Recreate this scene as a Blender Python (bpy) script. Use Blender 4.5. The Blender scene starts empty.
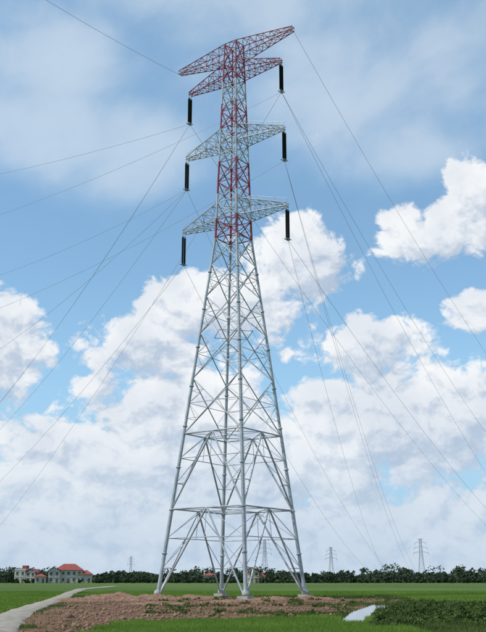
import bpy, math, random
import numpy as np
from mathutils import Vector
random.seed(4); rng=np.random.default_rng(7)
scene=bpy.context.scene
scene.view_settings.view_transform='Standard'; scene.view_settings.look='None'; scene.view_settings.exposure=0
R=math.radians
# ------------------------------------------------------------------ helpers
class NT:
    def __init__(s,tree): s.t=tree; s.n=tree.nodes; s.l=tree.links
    def node(s,t,**kw):
        n=s.n.new(t)
        for k,v in kw.items(): setattr(n,k,v)
        return n
    def put(s,sock,v):
        if isinstance(v,bpy.types.NodeSocket): s.l.new(v,sock)
        elif v is not None: sock.default_value=v
    def m(s,op,a,b=None,c=None,clamp=False):
        n=s.node('ShaderNodeMath',operation=op); n.use_clamp=clamp
        s.put(n.inputs[0],a); s.put(n.inputs[1],b)
        if c is not None: s.put(n.inputs[2],c)
        return n.outputs[0]
    def ss(s,x,lo,hi,a=0.,b=1.,kind='SMOOTHSTEP'):
        n=s.node('ShaderNodeMapRange',interpolation_type=kind)
        s.put(n.inputs[0],x); s.put(n.inputs[1],lo); s.put(n.inputs[2],hi); s.put(n.inputs[3],a); s.put(n.inputs[4],b)
        return n.outputs[0]
    def mix(s,f,a,b,bt='MIX'):
        n=s.node('ShaderNodeMix',data_type='RGBA',blend_type=bt)
        s.put(n.inputs[0],f)
        for sock,v in ((n.inputs[6],a),(n.inputs[7],b)):
            if isinstance(v,tuple) and len(v)==3: v=v+(1,)
            s.put(sock,v)
        return n.outputs[2]
    def xyz(s,x,y,z=0.):
        n=s.node('ShaderNodeCombineXYZ'); s.put(n.inputs[0],x); s.put(n.inputs[1],y); s.put(n.inputs[2],z); return n.outputs[0]
    def noise(s,v,scale,detail=4,rough=.5,dist=0.):
        n=s.node('ShaderNodeTexNoise'); s.put(n.inputs['Vector'],v); n.inputs['Scale'].default_value=scale
        n.inputs['Detail'].default_value=detail; n.inputs['Roughness'].default_value=rough; n.inputs['Distortion'].default_value=dist
        return n.outputs[0]
    def voro(s,v,scale,detail=3,rough=.5):
        n=s.node('ShaderNodeTexVoronoi',feature='F1',normalize=True,voronoi_dimensions='2D'); s.put(n.inputs['Vector'],v); n.inputs['Scale'].default_value=scale
        n.inputs['Detail'].default_value=detail; n.inputs['Roughness'].default_value=rough
        return n.outputs['Distance']

def new_mat(name):
    m=bpy.data.materials.new(name); m.use_nodes=True
    nt=NT(m.node_tree); bs=m.node_tree.nodes['Principled BSDF']
    return m,nt,bs
def simple_mat(name,col,rough=.6,metal=0.,var=.15,scale=2.,bump=0.):
    m,nt,bs=new_mat(name)
    tc=nt.node('ShaderNodeTexCoord'); n=nt.noise(tc.outputs['Object'],scale,5,.6)
    c=nt.mix(nt.ss(n,.3,.7),tuple(x*(1-var) for x in col),tuple(min(1,x*(1+var)) for x in col))
    nt.put(bs.inputs['Base Color'],c); bs.inputs['Roughness'].default_value=rough; bs.inputs['Metallic'].default_value=metal
    if bump:
        b=nt.node('ShaderNodeBump'); b.inputs['Strength'].default_value=bump; nt.put(b.inputs['Height'],n); nt.put(bs.inputs['Normal'],b.outputs[0])
    return m
def mesh_np(name,verts,faces,mats,smooth=False,parent=None):
    me=bpy.data.meshes.new(name); v=np.asarray(verts,dtype=np.float32); f=np.asarray(faces,dtype=np.int32)
    me.vertices.add(len(v)); me.vertices.foreach_set('co',v.ravel())
    k=f.shape[1]; me.loops.add(f.size); me.loops.foreach_set('vertex_index',f.ravel())
    me.polygons.add(len(f)); me.polygons.foreach_set('loop_start',np.arange(0,f.size,k,dtype=np.int32))
    try: me.polygons.foreach_set('loop_total',np.full(len(f),k,dtype=np.int32))
    except Exception: pass
    for m in (mats if isinstance(mats,list) else [mats]): me.materials.append(m)
    me.update(calc_edges=True); me.validate()
    ob=bpy.data.objects.new(name,me); scene.collection.objects.link(ob)
    if parent: ob.parent=parent
    return ob
class Builder:
    def __init__(s): s.v=[]; s.f=[]; s.mi=[]; s.sm=[]
    def tube(s,p,q,r,n=6,mi=0,r2=None,caps=False):
        p=Vector(p); q=Vector(q); d=(q-p)
        if d.length<1e-5: return
        d.normalize(); a=d.orthogonal().normalized(); b=d.cross(a); r2=r if r2 is None else r2
        o=len(s.v)
        for i in range(n):
            t=2*math.pi*i/n; w=a*math.cos(t)+b*math.sin(t); s.v.append(p+w*r); s.v.append(q+w*r2)
        for i in range(n):
            j=(i+1)%n; s.f.append((o+2*i,o+2*j,o+2*j+1,o+2*i+1)); s.mi.append(mi); s.sm.append(n>5)
        if caps:
            s.f.append(tuple(o+2*i for i in range(n))[::-1]); s.mi.append(mi); s.sm.append(False)
            s.f.append(tuple(o+2*i+1 for i in range(n))); s.mi.append(mi); s.sm.append(False)
    def box(s,c,d,mi=0,rot=0.):
        o=len(s.v); cr,sr=math.cos(rot),math.sin(rot)
        for z in (-1,1):
            for x,y in ((-1,-1),(1,-1),(1,1),(-1,1)):
                X=x*d[0]/2; Y=y*d[1]/2
                s.v.append(Vector((c[0]+X*cr-Y*sr,c[1]+X*sr+Y*cr,c[2]+z*d[2]/2)))
        for f in ((3,2,1,0),(4,5,6,7),(0,1,5,4),(1,2,6,5),(2,3,7,6),(3,0,4,7)):
            s.f.append(tuple(o+i for i in f)); s.mi.append(mi); s.sm.append(False)
    def poly(s,pts,mi=0):
        o=len(s.v); s.v+= [Vector(p) for p in pts]; s.f.append(tuple(range(o,o+len(pts)))); s.mi.append(mi); s.sm.append(False)
    def make(s,name,mats,parent=None):
        me=bpy.data.meshes.new(name); me.from_pydata([tuple(v) for v in s.v],[],s.f)
        for m in mats: me.materials.append(m)
        me.polygons.foreach_set('material_index',s.mi); me.polygons.foreach_set('use_smooth',s.sm); me.update()
        ob=bpy.data.objects.new(name,me); scene.collection.objects.link(ob)
        if parent: ob.parent=parent
        return ob
def empty(name,loc=(0,0,0)):
    e=bpy.data.objects.new(name,None); scene.collection.objects.link(e); e.location=loc; return e
# ------------------------------------------------------------------ camera
cam=bpy.data.cameras.new('camera'); co=bpy.data.objects.new('camera',cam); scene.collection.objects.link(co)
cam.sensor_fit='VERTICAL'; cam.sensor_height=24; cam.lens=24*900/632; cam.clip_end=30000; cam.clip_start=.5
co.location=(0,0,2.5); co.rotation_euler=(R(90+16.22),0,0); scene.camera=co
# ------------------------------------------------------------------ sun + sky
SE,SA=52.,-112.
sd=Vector((math.sin(R(SA))*math.cos(R(SE)),math.cos(R(SA))*math.cos(R(SE)),math.sin(R(SE))))
L=bpy.data.lights.new('sun','SUN'); L.energy=3.7; L.angle=R(.5); L.color=(1,.96,.9)
lo=bpy.data.objects.new('sun',L); scene.collection.objects.link(lo); lo.rotation_euler=(-sd).to_track_quat('-Z','Y').to_euler(); lo.location=(0,0,150)
w=bpy.data.worlds.new('World'); scene.world=w; w.use_nodes=True; w.name='sky'
nt=NT(w.node_tree); w.node_tree.nodes.clear()
sky=nt.node('ShaderNodeTexSky',sky_type='NISHITA'); sky.sun_disc=False; sky.sun_elevation=R(SE); sky.sun_rotation=R(SA)
sky.air_density=1.0; sky.dust_density=.6; sky.ozone_density=1.2
tc=nt.node('ShaderNodeTexCoord'); sp=nt.node('ShaderNodeSeparateXYZ'); nt.l.new(tc.outputs['Generated'],sp.inputs[0])
deg=180/math.pi
az=nt.m('MULTIPLY',nt.m('ARCTAN2',sp.outputs[0],sp.outputs[1]),deg)
el=nt.m('MULTIPLY',nt.m('ARCSINE',sp.outputs[2]),deg)
CL=[(12.6,21.0,4.2,2.0,1.0),(15.6,23.4,1.9,2.3,1.0),(3.2,19.6,4.2,2.8,.95),(-1.5,16.8,5.6,2.6,.95),(-6.5,14.3,4.6,1.9,.85),
    (-15.8,13.8,3.8,3.2,.95),(15.2,16.,2.2,1.6,.85),(8.3,14.2,4.8,1.9,.85),(-4.5,10.0,6.4,3.4,1.0),(-9.5,6.8,8,3.0,1.0),
    (11.,9.6,8.5,3.4,1.1),(0,1.4,70,4.6,1.1),(3,6.8,9,3.2,1.0),(-30,13,9,7,1.),(29,12,9,7,1.),(60,20,14,9,1.),(-75,18,18,9,1.),(110,24,20,12,1.),(-130,20,22,10,1.)]
def ell(a,e,c):
    dx=nt.m('MULTIPLY',nt.m('SUBTRACT',a,c[0]),1/c[2]); dy=nt.m('MULTIPLY',nt.m('SUBTRACT',e,c[1]),1/c[3])
    r2=nt.m('ADD',nt.m('MULTIPLY',dx,dx),nt.m('MULTIPLY',dy,dy))
    return nt.m('MULTIPLY',nt.m('SUBTRACT',1.,r2),c[4])
def field(a,e,detail=6):
    cur=nt.m('ADD',-1.0,0.)
    for c in CL: cur=nt.m('SMOOTH_MAX',cur,ell(a,e,c),.3)
    v=nt.xyz(a,nt.m('MULTIPLY',e,1.25),3.3)
    f=nt.noise(v,.30,detail,.6,.5)
    wq=nt.node('ShaderNodeTexNoise'); nt.put(wq.inputs['Vector'],v); wq.inputs['Scale'].default_value=.7; wq.inputs['Detail'].default_value=2
    vm=nt.node('ShaderNodeVectorMath',operation='MULTIPLY_ADD'); nt.l.new(wq.outputs['Color'],vm.inputs[0]); vm.inputs[1].default_value=(2.4,2.4,0); nt.l.new(v,vm.inputs[2])
    b=nt.m('SUBTRACT',1.,nt.voro(vm.outputs[0],.6,2.5,.6))
    n=nt.m('ADD',nt.m('MULTIPLY',nt.m('SUBTRACT',f,.5),3.5),nt.m('MULTIPLY',nt.m('SUBTRACT',b,.55),1.5))
    return nt.m('ADD',cur,n)
h0=field(az,el,8); h1=field(nt.m('ADD',az,-.45),nt.m('ADD',el,.85),5)
dens=nt.ss(h0,-.02,.55)
lit=nt.ss(nt.m('SUBTRACT',h0,h1),-.75,.5)
big=nt.noise(nt.xyz(az,el,9.),.16,4,.55)
lit2=nt.m('ADD',nt.m('MULTIPLY',lit,.65),nt.m('MULTIPLY',nt.ss(big,.35,.62),.35))
thick=nt.ss(h0,.6,2.4)
ccol=nt.mix(lit2,(.44,.54,.69),(.95,.965,.98))
ccol=nt.mix(nt.m('MULTIPLY',thick,.25),ccol,(.57,.65,.76))
low=nt.ss(el,12.,0.)
ccol=nt.mix(nt.m('MULTIPLY',low,.68),ccol,(.50,.63,.78))
ca,sa=math.cos(R(24)),math.sin(R(24))
ra=nt.m('ADD',nt.m('MULTIPLY',az,ca),nt.m('MULTIPLY',el,sa)); rb=nt.m('SUBTRACT',nt.m('MULTIPLY',el,ca),nt.m('MULTIPLY',az,sa))
cv=nt.xyz(nt.m('MULTIPLY',ra,.7),rb,4.7)
cn=nt.noise(cv,.2,7,.52,.2)
cm=nt.m('ADD',-1.,0.)
for c in [(-11,26.6,9,3.2,1.1),(-14,32,7,3.2,.9),(8,30.5,11,4.5,.7),(0,37,16,4,.5),(10,26.5,6,2.0,.6),(60,35,40,12,.8),(-70,35,40,12,.8),(170,40,60,15,.8)]:
    cm=nt.m('SMOOTH_MAX',cm,ell(az,el,c),.4)
cir=nt.m('ADD',cm,nt.m('MULTIPLY',nt.m('SUBTRACT',cn,.5),3.0))
cirf=nt.m('MULTIPLY',nt.ss(cir,-1.1,1.5),.66)
veil=nt.ss(el,21.,30.,.10,.30)
haze=nt.m('MAXIMUM',nt.m('ADD',cirf,nt.m('MULTIPLY',veil,nt.m('SUBTRACT',1.,cirf))),nt.ss(el,19.,2.,0.,.9),clamp=True)
bg1=nt.node('ShaderNodeBackground'); nt.put(bg1.inputs[0],nt.mix(1.,sky.outputs[0],(1.0,1.20,1.18),'MULTIPLY')); bg1.inputs[1].default_value=.148
bg2=nt.node('ShaderNodeBackground'); nt.put(bg2.inputs[0],nt.mix(nt.ss(cirf,0.,.55),(.36,.59,.83),(.64,.76,.88))); bg2.inputs[1].default_value=1.
bg3=nt.node('ShaderNodeBackground'); nt.put(bg3.inputs[0],ccol); bg3.inputs[1].default_value=1.
ms=nt.node('ShaderNodeMixShader'); nt.put(ms.inputs[0],haze); nt.l.new(bg1.outputs[0],ms.inputs[1]); nt.l.new(bg2.outputs[0],ms.inputs[2])
ms2=nt.node('ShaderNodeMixShader'); nt.put(ms2.inputs[0],nt.m('MULTIPLY',dens,.97)); nt.l.new(ms.outputs[0],ms2.inputs[1]); nt.l.new(bg3.outputs[0],ms2.inputs[2])
out=nt.node('ShaderNodeOutputWorld'); nt.l.new(ms2.outputs[0],out.inputs[0])
# ------------------------------------------------------------------ ground
DIRT=[(-9.5,70,6.6,45,-.11),(-5,108,19,24,0.),(0,80,13,12,0.),(11,106,12,12,0.),(-3,63,9,6,0.)]
PATH=[(-9.6,34,1.9),(-12.1,46,1.9),(-14.5,58,1.8),(-17.4,75,1.7),(-21.0,104,1.7),(-24.7,130,1.7),(-30,165,1.7),(-37,215,1.7),(-40,300,1.7)]
WATER=[(5.6,52),(6.4,51.5),(7.0,53.5),(7.2,56),(8.2,61),(9.2,68),(10.9,76),(13.2,83),(14.3,90),(12.9,93),(11.9,89),(10.7,82),(8.7,74),(7.4,67),(6.5,61),(5.6,56)]
gm,nt2,bs=new_mat('field_ground'); g=nt2
geo=g.node('ShaderNodeNewGeometry'); P=geo.outputs['Position']; s3=g.node('ShaderNodeSeparateXYZ'); g.l.new(P,s3.inputs[0]); X,Y=s3.outputs[0],s3.outputs[1]
n1=g.noise(P,.25,6,.6); n2=g.noise(P,3.,6,.65); nf=g.noise(P,14.,4,.7)
dm=-5.
for cx,cy,rx,ry,sh in DIRT:
    xx=g.m('SUBTRACT',g.m('SUBTRACT',X,cx),g.m('MULTIPLY',g.m('SUBTRACT',Y,cy),sh))
    a=g.m('MULTIPLY',xx,1/rx); b=g.m('MULTIPLY',g.m('SUBTRACT',Y,cy),1/ry)
    e_=g.m('SUBTRACT',1.,g.m('ADD',g.m('MULTIPLY',a,a),g.m('MULTIPLY',b,b)))
    dm=g.m('MAXIMUM',dm,e_)
dmask=g.ss(g.m('ADD',dm,g.m('ADD',g.m('MULTIPLY',g.m('SUBTRACT',n1,.5),2.4),g.m('MULTIPLY',g.m('SUBTRACT',n2,.5),1.0))),-.2,.15)
strip=g.noise(g.xyz(g.m('MULTIPLY',X,.012),g.m('MULTIPLY',Y,.06),2.),1.,4,.6)
green=g.mix(g.ss(strip,.38,.62),(.075,.125,.030),(.115,.185,.045))
green=g.mix(g.m('MULTIPLY',g.ss(n2,.35,.7),.5),green,(.06,.09,.02))
green=g.mix(g.m('MULTIPLY',g.ss(n1,.55,.75),.4),green,(.12,.12,.045))
wv=g.m('ADD',g.m('MULTIPLY',Y,1/46.),g.m('MULTIPLY',n1,.05)); fr=g.m('FRACT',wv); bund=g.ss(g.m('ABSOLUTE',g.m('SUBTRACT',fr,.5)),.46,.49)
green=g.mix(g.m('MULTIPLY',bund,.7),green,(.045,.06,.02))
dirt=g.mix(g.ss(n2,.3,.7),(.16,.085,.052),(.27,.152,.098)); dirt=g.mix(g.m('MULTIPLY',g.ss(nf,.4,.7),.4),dirt,(.10,.062,.042))
dirt=g.mix(g.m('MULTIPLY',g.ss(n1,.48,.66),.5),dirt,(.31,.20,.14))
g.put(bs.inputs['Base Color'],g.mix(dmask,green,dirt)); bs.inputs['Roughness'].default_value=.95; bs.inputs['Specular IOR Level'].default_value=.1
bp=g.node('ShaderNodeBump'); bp.inputs['Strength'].default_value=.7; bp.inputs['Distance'].default_value=.3; g.put(bp.inputs['Height'],g.m('ADD',n2,g.m('MULTIPLY',nf,.5))); g.l.new(bp.outputs[0],bs.inputs['Normal'])
b=Builder(); S=9000; b.poly([(-S,-S,0),(S,-S,0),(S,S,0),(-S,S,0)]); b.make('ground',[gm])
# path
pm=simple_mat('path_gravel',(.27,.235,.19),.95,0,.3,1.5,.5)
pv=[];pf=[]
pts=[]
for i in range(len(PATH)-1):
    a_,b_=PATH[i],PATH[i+1]
    for k in range(12):
        t=k/12; pts.append([a_[j]*(1-t)+b_[j]*t for j in range(3)])
for i,(x,y,wd) in enumerate(pts):
    j=min(i+1,len(pts)-1); i0=max(i-1,0); dx=pts[j][0]-pts[i0][0]; dy=pts[j][1]-pts[i0][1]; l=math.hypot(dx,dy)
    nx,ny=dy/l,-dx/l; o=wd/2
    for sgn,z in ((-1.3,.01),(-1,.12),(1,.12),(1.3,.01)):
        jt=random.uniform(-.14,.14); pv.append((x+nx*(o*sgn+jt),y+ny*(o*sgn+jt),z))
    if i:
        for k in range(3): q=4*(i-1)+k; pf.append((q,q+1,q+5,q+4))
mesh_np('dirt_path',pv,pf,pm)
# water
wm,g,bs=new_mat('ditch_water'); bs.inputs['Base Color'].default_value=(.09,.08,.05,1); bs.inputs['Roughness'].default_value=.04; bs.inputs['IOR'].default_value=1.5; bs.inputs['Specular IOR Level'].default_value=1.
ge=g.node('ShaderNodeNewGeometry'); nn=g.noise(ge.outputs['Position'],3.,3,.5); bp=g.node('ShaderNodeBump'); bp.inputs['Strength'].default_value=.04; g.put(bp.inputs['Height'],nn); g.l.new(bp.outputs[0],bs.inputs['Normal'])
def smooth_loop(p,it=2):
    for _ in range(it):
        q=[]
        for i in range(len(p)):
            a_,b_=p[i],p[(i+1)%len(p)]
            q+=[(a_[0]*.75+b_[0]*.25,a_[1]*.75+b_[1]*.25),(a_[0]*.25+b_[0]*.75,a_[1]*.25+b_[1]*.75)]
        p=q
    return p
WL=smooth_loop(WATER); b=Builder(); b.poly([(x,y,.03) for x,y in WL]); b.make('water',[wm])
def in_poly(x,y,poly):
    ins=np.zeros(len(x),bool); j=len(poly)-1
    for i in range(len(poly)):
        xi,yi=poly[i]; xj,yj=poly[j]
        c=((yi>y)!=(yj>y)) & (x<(xj-xi)*(y-yi)/(yj-yi+1e-9)+xi); ins^=c; j=i
    return ins
# ------------------------------------------------------------------ vegetation materials
def leaf_mat(name,c1,c2,scale=.5,tr=.25):
    m,g,bs=new_mat(name); ge=g.node('ShaderNodeNewGeometry'); n=g.noise(ge.outputs['Position'],scale,4,.6)
    f=g.m('ADD',g.m('MULTIPLY',g.ss(n,.35,.65),.65),g.m('MULTIPLY',ge.outputs['Random Per Island'],.35))
    c=g.mix(f,c1,c2); g.put(bs.inputs['Base Color'],c); bs.inputs['Roughness'].default_value=.7; bs.inputs['Specular IOR Level'].default_value=.2
    tl=g.node('ShaderNodeBsdfTranslucent'); g.put(tl.inputs[0],c); mx=g.node('ShaderNodeMixShader'); mx.inputs[0].default_value=tr
    o=[x for x in g.n if x.type=='OUTPUT_MATERIAL'][0]; g.l.new(bs.outputs[0],mx.inputs[1]); g.l.new(tl.outputs[0],mx.inputs[2]); g.l.new(mx.outputs[0],o.inputs[0])
    return m
rice=leaf_mat('rice_blade',(.11,.20,.025),(.19,.30,.050),.10,.4)
weed=leaf_mat('weed_blade',(.050,.085,.018),(.105,.145,.034),.3,.25)
shrubm=leaf_mat('shrub_leaf',(.036,.066,.016),(.10,.15,.034),.7,.25)
treem=leaf_mat('haze_tinted_leaf',(.026,.046,.026),(.060,.088,.042),.12,.12)  # far foliage: aerial haze painted in as a bluish base colour
bark=simple_mat('bark',(.12,.09,.07),.9)
def blades(name,x,y,h,wd,mat):
    n=len(x); a=rng.uniform(0,2*np.pi,n); dx=np.cos(a)*wd/2; dy=np.sin(a)*wd/2
    lx=rng.normal(0,.3,n)*h; ly=rng.normal(0,.3,n)*h
    v=np.zeros((n,3,3)); v[:,0]=np.c_[x-dx,y-dy,np.zeros(n)]; v[:,1]=np.c_[x+dx,y+dy,np.zeros(n)]; v[:,2]=np.c_[x+lx,y+ly,h]
    return mesh_np(name,v.reshape(-1,3),np.arange(3*n).reshape(-1,3),mat)
def dirtval(x,y):
    d=np.full(len(x),-5.)
    for cx,cy,rx,ry,sh in DIRT:
        d=np.maximum(d,1-((x-cx-(y-cy)*sh)/rx)**2-((y-cy)/ry)**2)
    return d+.35*np.sin(x*.9+1.3*np.sin(y*.37))*np.cos(y*.5+x*.3)+.3*np.sin(x*2.3+y*.8)*np.sin(y*1.1)+rng.normal(0,.22,len(x))
px=np.array([p[0] for p in pts]); py=np.array([p[1] for p in pts])
def off_path(x,y,m=1.15): return np.abs(x-np.interp(y,py,px))>m
N=520000
y=40+(rng.random(N)**1.5)*130; x=rng.uniform(-.31,.31,N)*y
ok=off_path(x,y)&(~in_poly(x,y,WL)); d=dirtval(x,y)
fg=(y<56+1.5*np.sin(x*.4)+.8*np.sin(x*1.7)+.25*x)&(x>-6.5+.7*np.sin(y*1.2))&(x<8)
isrice=fg|((x>20)&(y>70))|((y>132)&(x>-25))|(x<np.interp(y,py,px))
k=ok&isrice&((d<.1)|fg|(x<np.interp(y,py,px)))
blades('rice_field',x[k],y[k],rng.uniform(.22,.40,k.sum()),.04+.0003*y[k],rice)
k=ok&(~isrice)&(d<.0)
blades('grass',x[k],y[k],rng.uniform(.05,.2,k.sum())*np.where(x[k]>y[k]*.14,2.,1.),.04+.0003*y[k],weed)
k=ok&(~isrice)&(d>=.0)&(rng.random(N)<.012+.05*(np.sin(x*.7+y*.21)*np.sin(y*.33+1)>.55))
blades('weeds',x[k],y[k],rng.uniform(.05,.18,k.sum()),.06,weed)
def leaves(c,size,flat=1.):
    n=len(c); u=rng.normal(size=(n,3)); u/=np.linalg.norm(u,axis=1)[:,None]; r=rng.normal(size=(n,3)); v=np.cross(u,r); v/=np.linalg.norm(v,axis=1)[:,None]
    s=size*rng.uniform(.6,1.3,n)[:,None]
    q=np.stack([c-u*s,c+v*s*.55,c+u*s,c-v*s*.55],1)
    return q.reshape(-1,3)
def crown(cx,cy,z0,z1,r,nl,nb):
    bc=[]
    for i in range(nb):
        a=random.uniform(0,6.28); t=random.random(); rr=r*math.sqrt(random.random())*(.45+.55*math.sin(math.pi*min(1,.25+t*.7)))
        bc.append((cx+rr*math.cos(a),cy+rr*math.sin(a),z0+(z1-z0)*t,r*random.uniform(.28,.5)))
    bc=np.array(bc); idx=rng.integers(0,nb,nl); g_=rng.normal(size=(nl,3)); g_/=np.linalg.norm(g_,axis=1)[:,None]
    rad=bc[idx,3]*rng.uniform(.5,1.05,nl)
    c=bc[idx,:3]+g_*rad[:,None]*np.array([1,1,.75]); c[:,2]=np.maximum(c[:,2],.1); return c
# distant tree line
cs=[];tb=Builder()
for row,(Yb,hb,st,nl) in enumerate([(462,4.0,3.6,110),(486,5.7,3.0,190),(505,6.6,3.6,190),(560,7.9,5.,190)]):
    xx=-250.
    while xx<250:
        xx+=st*random.uniform(.3,1.6)
        hh=hb*random.uniform(.6,1.15)*(1+.16*math.sin(xx*.05+row)+.10*math.sin(xx*.17))
        if random.random()<.04: hh*=1.3
        r=hh*random.uniform(.42,.72); yy=Yb+random.uniform(-8,8)
        if -100<xx<-74 and Yb<480 and random.random()<.75: continue
        if (-100<xx<-74 or -117<xx<-104 or 0<xx<10) and Yb<500 and yy<495: hh*=.5; r*=.6
        cs.append(crown(xx,yy,hh*.1,hh*.88,r,nl,9)); tb.tube((xx,yy,0),(xx+random.uniform(-.3,.3),yy,hh*.7),.22,5,0,.1)
cs=np.concatenate(cs)
tl=mesh_np('distant_tree_line',leaves(cs,.68),np.arange(4*len(cs)).reshape(-1,4),treem)
tb.make('trunks',[bark],tl)
n=60000; xh=rng.uniform(-260,260,n); c=np.c_[xh,rng.uniform(492,512,n),rng.random(n)*(4.0+1.*np.sin(xh*.09)+.7*np.sin(xh*.31))]
mesh_np('hedge_row',leaves(c,.65),np.arange(4*n).reshape(-1,4),treem)
# low shrubs lower right
cs=[]
for i in range(170):
    yy=random.uniform(47,86); xx=random.uniform(yy*.15-.3,yy*.28+1)
    if in_poly(np.array([xx-.8,xx+.6,xx]),np.array([yy,yy,yy]),WL).any(): continue
    hh=random.uniform(.15,.7); cs.append(crown(xx,yy,.04,hh,random.uniform(.3,1.1),500,9))
cs=np.concatenate(cs); mesh_np('shrub',leaves(cs,.085),np.arange(4*len(cs)).reshape(-1,4),shrubm)
cs=[]
for i in range(110):
    yy=random.uniform(60,128); xx=random.uniform(-.10,.22)*yy
    if in_poly(np.array([xx]),np.array([yy]),WL).any() or xx>18: continue
    cs.append(crown(xx,yy,.03,random.uniform(.1,.3),random.uniform(.3,.9),90,5))
cs=np.concatenate(cs); mesh_np('undergrowth',leaves(cs,.10),np.arange(4*len(cs)).reshape(-1,4),weed)
# soil heaps
soil=simple_mat('soil',(.20,.115,.074),.95,0,.4,2.5,.7)
for i,(cx,cy,rx,ry,hh) in enumerate([(-14.8,108,3.8,2.0,.7),(-10.5,113,3.4,1.6,.5),(-18,104,2.8,1.6,.35),(-6,116,3.,1.8,.4),(3.5,109,3.2,1.4,.35),(8,113,2.6,1.4,.35),(-1,100,3.4,1.5,.25),(-8,92,3.0,1.6,.25)]):
    M=44; vv=[];ff=[]
    for a in range(M):
        for c_ in range(M):
            u=a/(M-1)*2-1; v=c_/(M-1)*2-1; r2=(u*u+v*v)*(1+.25*math.sin(math.atan2(v,u)*3+i)); edge=max(abs(u),abs(v))>.999
            z=hh*max(0,1-r2)**1.1*(1+.35*math.sin(u*7+i)*math.cos(v*6+i*2)+.18*math.sin(u*19+v*23))+random.uniform(-.05,.05)-.02
            vv.append((cx+u*rx*1.15,cy+v*ry*1.15,z if (r2<1 and not edge) else -.08))
    for a in range(M-1):
        for c_ in range(M-1): q=a*M+c_; ff.append((q,q+M,q+M+1,q+1))
    mesh_np('soil_heap' if i==0 else 'soil_heap.%03d'%i,vv,ff,soil)
# clods of earth scattered on the bare soil
n=9000; cy_=42+rng.random(n)**1.3*85; cx_=rng.uniform(-.2,.14,n)*cy_; dv=dirtval(cx_,cy_); kk=(dv>.2)&off_path(cx_,cy_)&(~in_poly(cx_,cy_,WL))
cx_,cy_=cx_[kk],cy_[kk]; n=len(cx_); s_=rng.exponential(.05,n)+.03
octv=np.array([(1,0,0),(0,1,0),(-1,0,0),(0,-1,0),(0,0,1),(0,0,-.5)],float); octf=np.array([(0,1,4),(1,2,4),(2,3,4),(3,0,4),(1,0,5),(2,1,5),(3,2,5),(0,3,5)])
vv=octv[None]*rng.uniform(.6,1.3,(n,6,3))*s_[:,None,None]; an=rng.uniform(0,6.28,n); ca_,sa_=np.cos(an)[:,None],np.sin(an)[:,None]
vx=vv[:,:,0]*ca_-vv[:,:,1]*sa_+cx_[:,None]; vy=vv[:,:,0]*sa_+vv[:,:,1]*ca_+cy_[:,None]; vz=vv[:,:,2]*.8+.01
mesh_np('soil_clods',np.stack([vx,vy,vz],2).reshape(-1,3),(octf[None]+np.arange(n)[:,None,None]*6).reshape(-1,3),soil)
# ------------------------------------------------------------------ transmission tower
TX,TY=-1.35,121.; PHI=R(10)
white=simple_mat('pale_grey_steel',(.36,.385,.41),.5,.2,.2,.8); red=simple_mat('red_paint',(.23,.024,.046),.55,0,.25,.8)
ins_m=simple_mat('insulator_glaze',(.018,.022,.032),.25,0,.2,3.); conc=simple_mat('concrete',(.34,.33,.31),.9,0,.15,2.)
wirem=simple_mat('aluminium_wire',(.26,.28,.31),.5,.3,.1,1.)
corners=[(math.sin(PHI),-math.cos(PHI)),(math.cos(PHI),math.sin(PHI)),(-math.sin(PHI),math.cos(PHI)),(-math.cos(PHI),-math.sin(PHI))]
def hd(z):
    if z<49.2: return 9.64+(2.62-9.64)*z/49.2
    return 2.62+(1.45-2.62)*(z-49.2)/(81-49.2)
def cp(i,z): c=corners[i%4]; r=hd(z); return Vector((c[0]*r,c[1]*r,z))
BANDS=[(49.1,52.2,1),(52.2,56.1,0),(56.1,61.2,1),(61.2,66.5,0),(66.5,70.7,1),(70.7,74.4,0),(74.4,90,1)]
def bcol(z):
    for a,b_,c in BANDS:
        if a<=z<b_: return c
    return 0
T=empty('transmission_tower',(TX,TY,0)); fb=Builder()
cuts=[a for a,_,_ in BANDS]
def mem(p,q,r,n=6):
    p=Vector(p);q=Vector(q)
    if p.z>q.z: p,q=q,p
    ts=[0]+[(c-p.z)/(q.z-p.z) for c in cuts if q.z-p.z>.01 and p.z<c<q.z]+[1]
    for a,b_ in zip(ts,ts[1:]):
        if b_-a<1e-4: continue
        A=p.lerp(q,a);B=p.lerp(q,b_); fb.tube(A,B,r,n,bcol((A.z+B.z)/2))
def legr(z): return .26-.0020*z
levels=[0,11.1,21.,28.6,35.,40.4,45.2,49.2]
up=[49.2,52,54.7,57.9,61,64,66.6,69.4,72.2,75.,77.6,81.]
allv=levels+up[1:]
for i in range(4):
    for a,b_ in zip(allv,allv[1:]):
        mem(cp(i,a),cp(i,b_),legr((a+b_)/2),10)
    z=5.5
    while z<49: fb.tube(cp(i,z-.09),cp(i,z+.09),legr(z)+.10,12,0,caps=True); z+=5.5
def face(i,z): return cp(i,z),cp(i+1,z)
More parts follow.
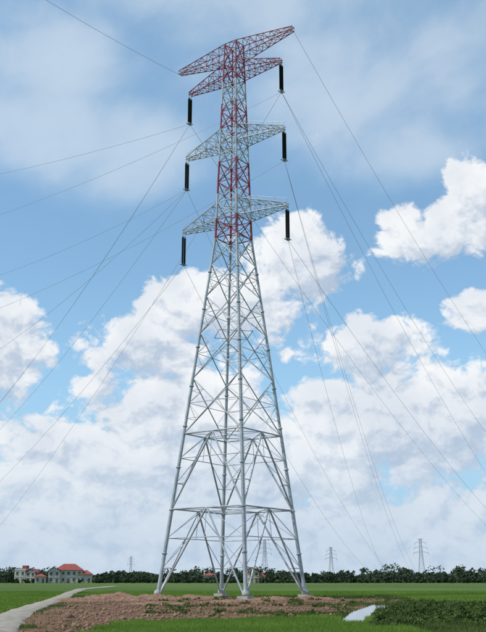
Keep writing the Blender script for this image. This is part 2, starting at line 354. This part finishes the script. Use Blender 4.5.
for i in range(4):
    for za,zb in ((0,11.1),(11.1,21.)):
        A0,B0=face(i,za); A1,B1=face(i,zb); M=(A1+B1)/2
        mem(A1,B1,.10)
        mem(A0,M,.12,8); mem(B0,M,.12,8)
        for P0,P1 in ((A0,A1),(B0,B1)):
            for k,f in enumerate((1/3,2/3)):
                lg=P0.lerp(P1,f); dg=P0.lerp(M,f); mem(lg,dg,.055)
                mem(lg,P0.lerp(M,(f+ (1/3))),.045)
        mem(A0.lerp(M,.67),B0.lerp(M,.67),.055)
        mem(M,(A0.lerp(M,.67)+B0.lerp(M,.67))/2,.04)
    for za,zb in zip(levels[2:],levels[3:]):
        A0,B0=face(i,za); A1,B1=face(i,zb)
        w0=(A0-B0).length; w1=(A1-B1).length; t=w0/(w0+w1); C=A0.lerp(B1,t)
        mem(A0,B1,.075); mem(B0,A1,.075)
        A_m=cp(i,C.z); B_m=cp(i+1,C.z); mem(A_m,B_m,.045)
        for P0,P1,Q in ((A0,A1,A_m),(B0,B1,B_m)):
            for e_ in (P0,P1):
                mem(Q,e_.lerp(C,.5),.032); mem((Q+e_)/2,e_.lerp(C,.5),.032)
    A,B=face(i,49.2); mem(A,B,.08)
    for za,zb in zip(up,up[1:]):
        A0,B0=face(i,za); A1,B1=face(i,zb); mem(A0,B1,.07,5); mem(B0,A1,.07,5); mem(A1,B1,.06,5)
        mem((A0+A1)/2,(B0+B1)/2,.035,4)
for z in (11.1,21.,35.,49.2,52,54.7,64,66.6,75,77.6,81):
    mids=[(cp(i,z)+cp(i+1,z))/2 for i in range(4)]
    for i in range(4): mem(mids[i],mids[(i+1)%4],.055,5)
    if z<30:
        for i in range(4):
            q=(mids[i]+mids[(i+1)%4])/2; mem(cp(i+1,z),q,.045,5)
        mem(mids[0],mids[2],.045,5); mem(mids[1],mids[3],.045,5)
lad=Builder()
dr=Vector((corners[0][0],corners[0][1],0)); sx=Vector((corners[1][0],corners[1][1],0))
for z in np.arange(2,75,.45):
    c=cp(0,z)+dr*(legr(z)+.12); lad.tube(c-sx*.22,c+sx*.22,.022,4,bcol(z))
    c2=cp(0,z+.45)+dr*(legr(z+.45)+.12)
    for s_ in (-1,1): lad.tube(c+sx*.22*s_,c2+sx*.22*s_,.03,4,bcol(z))
arm=Vector((math.cos(R(35)),-math.sin(R(35)),0)); per=Vector((math.sin(R(35)),math.cos(R(35)),0))
tips={}
def arm_truss(sgn,Lr,zb,zt,tipb,tipt,ci,n=7,tipw=.35,rc=.075):
    hw=hd(zb)/math.sqrt(2); hwt=hd(zt)/math.sqrt(2)
    d=arm*sgn
    rb=[d*hw+per*s_*hw+Vector((0,0,zb)) for s_ in (-1,1)]; rt=[d*hwt+per*s_*hwt+Vector((0,0,zt)) for s_ in (-1,1)]
    tb_=[d*Lr+per*s_*tipw+Vector((0,0,tipb)) for s_ in (-1,1)]; tt=[d*(Lr)+per*s_*tipw+Vector((0,0,tipt)) for s_ in (-1,1)]
    T_=lambda p,q,r,nn=5: fb.tube(p,q,r,nn,ci)
    for s_ in (0,1): T_(rb[s_],tb_[s_],rc,6); T_(rt[s_],tt[s_],rc,6)
    pr=None
    for k in range(n+1):
        t=k/n; b4=[rb[0].lerp(tb_[0],t),rb[1].lerp(tb_[1],t),rt[1].lerp(tt[1],t),rt[0].lerp(tt[0],t)]
        if k:
            for a in range(4): T_(b4[a],b4[(a+1)%4],.036,4)
            for a in range(4):
                c,dn=(a,(a+1)%4) if k%2 else ((a+1)%4,a)
                T_(pr[c],b4[dn],.042,4)
            T_(pr[1] if k%2 else pr[0],b4[0] if k%2 else b4[1],.036,4)
        pr=b4
    return d*Lr
for nm,Lr,zb,zt,ci in (('bot',9.15,52.,54.7,0),('mid',8.8,64.,66.6,0),('top',8.45,75.,77.6,1)):
    for sg in (-1,1):
        t=arm_truss(sg,Lr,zb,zt,zb+.1,zb+.5,ci); tips[(nm,sg)]=Vector((t.x,t.y,zb))
for sg in (-1,1):
    t=arm_truss(sg,10.6,78.1,81.,79.5,80.1,1,8,.3); tips[('ew',sg)]=Vector((t.x,t.y,79.5))
for nm,Lr,zt,ci in (('bot',9.15,54.7,0),('mid',8.8,66.6,0)):
    for sg in (-1,1):
        a=arm*sg*2.1+Vector((0,0,zt-.1)); e_=arm*sg*Lr+Vector((0,0,zt-2.1))
        a2=a+Vector((0,0,.9)); e2=e_+Vector((0,0,.7)); fb.tube(a2,e2,.025,4,ci)
        for k in range(8): fb.tube(a.lerp(e_,k/7),a2.lerp(e2,k/7),.022,4,ci)
fb.make('steel_frame',[white,red],T); lad.make('ladder',[white,red],T)
b=Builder()
for i in range(4):
    c=cp(i,0); b.box((c.x,c.y,.2),(1.5,1.5,.44),0,PHI+R(45)); b.tube((c.x,c.y,.42),(c.x*.995,c.y*.995,.9),.48,14,0,.43,True); b.tube(cp(i,.86),cp(i,1.0),.4,12,1,caps=True)
b.make('footings',[conc,white],T)
ib=Builder(); att={}
for (nm,sg),t in tips.items():
    if nm=='ew': att[(nm,sg)]=t; continue
    for s_ in (-1,1):
        o=per*(.24*s_); z0=t.z-.1; ib.tube(t+o,t+o+Vector((0,0,-.5)),.035,5,1)
        z=z0-.45
        while z>t.z-4.6:
            ib.tube((t.x+o.x,t.y+o.y,z),(t.x+o.x,t.y+o.y,z-.1),.09,8,0,.2); ib.tube((t.x+o.x,t.y+o.y,z-.1),(t.x+o.x,t.y+o.y,z-.135),.2,8,0,.06); z-=.15
        ib.tube(t+o+Vector((0,0,-4.55)),t+o+Vector((0,0,-4.8)),.05,5,1)
    c=t+Vector((0,0,-4.85)); ib.tube(c-per*.45,c+per*.45,.09,6,1,caps=True); ib.tube(c+arm*.25-per*.5,c+arm*.25+per*.5,.06,6,1); ib.tube(c-arm*.25-per*.5,c-arm*.25+per*.5,.06,6,1)
    ib.tube(t+Vector((0,0,-.42))-per*.4,t+Vector((0,0,-.42))+per*.4,.05,5,1)
    att[(nm,sg)]=t+Vector((0,0,-4.9))
ib.make('insulators',[ins_m,wirem],T)
# ------------------------------------------------------------------ wires
wp=empty('power_lines'); wc=0
def wire(s,e,sag,r=.022):
    global wc
    s=Vector(s)+Vector((TX,TY,0)); e=Vector(e); b=Builder(); N=40; pr=None
    for k in range(N+1):
        t=k/N; p=s.lerp(e,t); p.z-=4*sag*t*(1-t)
        if pr is not None: b.tube(pr,p,r,4)
        pr=p
    wc+=1; b.make('wire_%d'%wc,[wirem],wp)
A=att
wire(A[('ew',-1)],(-52,33,60),2.5)
wire(A[('top',-1)],(-54.6,140,65.4),.8)
wire(A[('top',1)],(-57.5,150,60.2),1.8)
wire(A[('mid',-1)],(-60,160,52.3),1.8)
wire(A[('mid',1)],(-65,170,47),2.5)
wire(A[('mid',-1)],(-73,200,42),3.5)
wire(A[('top',-1)],(-92,260,29.4),7)
wire(A[('top',-1)],(-94,262,27.5),7)
wire(A[('mid',-1)],(-92,260,24),6)
wire(A[('bot',-1)],(-97,280,12),5)
wire(A[('top',1)],(-92,300,3),6)
wire(A[('ew',1)],(73,220,37),3)
wire(A[('top',1)],(96,300,11),6)
wire(A[('top',1)],(84,260,23.7),5)
wire(A[('mid',1)],(62.5,350,5.3),7); wire(A[('mid',1)],(64.5,350,5.3),7)
wire(A[('bot',1)],(50,330,4),6)
wire(A[('bot',-1)],(48,340,3),6)
wire(A[('bot',1)],(102,320,8.4),5)
wire(A[('mid',-1)],(55,350,4),6)
wire(A[('top',-1)],(100,330,8),7)
# ------------------------------------------------------------------ distant towers
far=simple_mat('haze_tinted_steel',(.30,.34,.38),.6,.2,.1,1.)  # bluer than the near steel: distance haze mixed into the base colour
def pylon(name,x,y,H,k):
    b=Builder(); hb=H*.09; ht=H*.022; ry=R(20+k*25)
    def c(i,z):
        t=z/H; r=hb+(ht*1.6-hb)*t/.62 if t<.62 else ht*1.6+(ht-ht*1.6)*(t-.62)/.38
        a=ry+i*math.pi/2; return Vector((x+1.41*r*math.cos(a),y+1.41*r*math.sin(a),z))
    lv=[0,.2,.36,.48,.57,.64,.71,.78,.85,.92,1.]; lv=[l*H for l in lv]
    for i in range(4):
        for a,e_ in zip(lv,lv[1:]):
            b.tube(c(i,a),c(i,e_),.15,4); b.tube(c(i,a),c(i+1,e_),.08,4); b.tube(c(i+1,a),c(i,e_),.08,4); b.tube(c(i,e_),c(i+1,e_),.07,4)
    ad=Vector((math.cos(R(25)),-math.sin(R(25)),0))
    for zf,lf in ((.66,.19),(.78,.17),(.90,.14),(.99,.09)):
        for sg in (-1,1):
            tip=Vector((x,y,zf*H))+ad*sg*lf*H
            for i in range(4): b.tube(c(i,zf*H if i%2 else min(H,(zf+.05)*H)),tip,.10,4)
            if zf<.95: b.tube(tip,tip-Vector((0,0,.055*H)),.18,5)
    b.make(name,[far])
pylon('transmission_tower.001',85,900,31,0); pylon('transmission_tower.002',172,900,39,1)
pylon('transmission_tower.003',21,900,38,2); pylon('transmission_tower.004',-150,1250,30,1)
# ------------------------------------------------------------------ houses
wall_w=simple_mat('cream_plaster',(.42,.39,.34),.9,0,.12,.5); wall_y=simple_mat('ochre_plaster',(.50,.42,.30),.9,0,.08,.5)
tile=simple_mat('red_roof_tile',(.25,.055,.042),.8,0,.2,1.5,.3); glass=simple_mat('dark_glass',(.04,.05,.06),.15,0,.2,1.); grey=simple_mat('grey_roof_sheet',(.18,.21,.25),.6,0,.1,1.)
def house(name,x,y,blocks,wallm,roofm,rot=0.,sc=1.):
    P=empty(name,(x,y,0)); P.rotation_euler=(0,0,rot); P.scale=(sc,sc,sc)
    wb,rb,gb,db=Builder(),Builder(),Builder(),Builder()
    for (bx,by,w_,d_,h_,rh,kind) in blocks:
        wb.box((bx,by,h_/2),(w_,d_,h_)); nf_=max(1,int(round(h_/3.4)))
        for f in range(nf_):
            zc=f*h_/nf_+1.7; nw=max(2,int(w_/2.8))
            wb.box((bx,by,(f+1)*h_/nf_-.12),(w_+.3,d_+.3,.2),0)
            for k in range(nw):
                xx=bx-w_/2+(k+.5)*w_/nw
                if f==0 and k==nw//2: db.box((xx,by-d_/2-.04,1.15),(1.2,.14,2.3))
                else:
                    gb.box((xx,by-d_/2-.03,zc),(1.15,.1,1.4)); wb.box((xx,by-d_/2-.07,zc-.8),(1.5,.24,.12)); wb.box((xx,by-d_/2-.06,zc+.8),(1.4,.16,.1))
            for k in range(2):
                yy=by-d_/4+k*d_/2
                gb.box((bx+w_/2+.03,yy,zc),(.1,1.1,1.4)); gb.box((bx-w_/2-.03,yy,zc),(.1,1.1,1.4))
        e_=.7; X0,X1,Y0,Y1=bx-w_/2-e_,bx+w_/2+e_,by-d_/2-e_,by+d_/2+e_; z0=h_+.02
        if kind=='hip':
            i_=min(w_,d_)/2; A_=(bx-w_/2+i_*.9,by,z0+rh); B_=(bx+w_/2-i_*.9,by,z0+rh)
            rb.poly([(X0,Y0,z0),(X1,Y0,z0),B_,A_]); rb.poly([(X1,Y0,z0),(X1,Y1,z0),B_]); rb.poly([(X1,Y1,z0),(X0,Y1,z0),A_,B_]); rb.poly([(X0,Y1,z0),(X0,Y0,z0),A_]); rb.poly([(X0,Y0,z0-.01),(X0,Y1,z0-.01),(X1,Y1,z0-.01),(X1,Y0,z0-.01)])
        elif kind=='gable':
            A_=(bx,Y0,z0+rh); B_=(bx,Y1,z0+rh); rb.poly([(X0,Y0,z0),A_,B_,(X0,Y1,z0)]); rb.poly([(X1,Y0,z0),(X1,Y1,z0),B_,A_]); wb.poly([(bx-w_/2,by-d_/2-.01,h_),(bx+w_/2,by-d_/2-.01,h_),(bx,by-d_/2-.01,h_+rh*.88)])
        else:
            wb.box((bx,by-d_/2+.1,h_+.4),(w_,.18,.8)); wb.box((bx-w_/2+.1,by+.1,h_+.4),(.18,d_-.2,.8)); wb.box((bx+w_/2-.1,by+.1,h_+.4),(.18,d_-.2,.8)); rb.box((bx+w_*.2,by+d_*.15,h_+1.2),(w_*.4,d_*.5,2.4))
    wb.make('walls',[wallm],P); rb.make('roof',[roofm],P); gb.make('windows',[glass],P); db.make('door',[bark],P)
house('brick_house',-88,474,[(0,0,14,9,6.6,3.2,'hip'),(-7.5,-2,6,7,6.0,2.6,'gable'),(9,-1,6.5,8,4.4,2.2,'hip')],wall_w,tile,R(8),.95)
house('brick_house.001',-113,480,[(0,0,6,8,6.6,1,'flat'),(6,-1,5,7,5.4,2.,'gable')],wall_w,tile,R(-6),.95)
house('brick_house.002',5,460,[(0,0,5.0,7,5.2,1.8,'gable'),(3.9,0,3.4,6,3.2,1.4,'hip')],wall_y,tile,R(5),1.)
house('brick_house.003',-17,474,[(0,0,5,7,3.6,1.4,'hip')],wall_w,tile,R(-4),1.)
house('brick_house.004',-101,468,[(0,0,6,6,3.4,1.6,'hip')],wall_w,tile,R(10),.9)
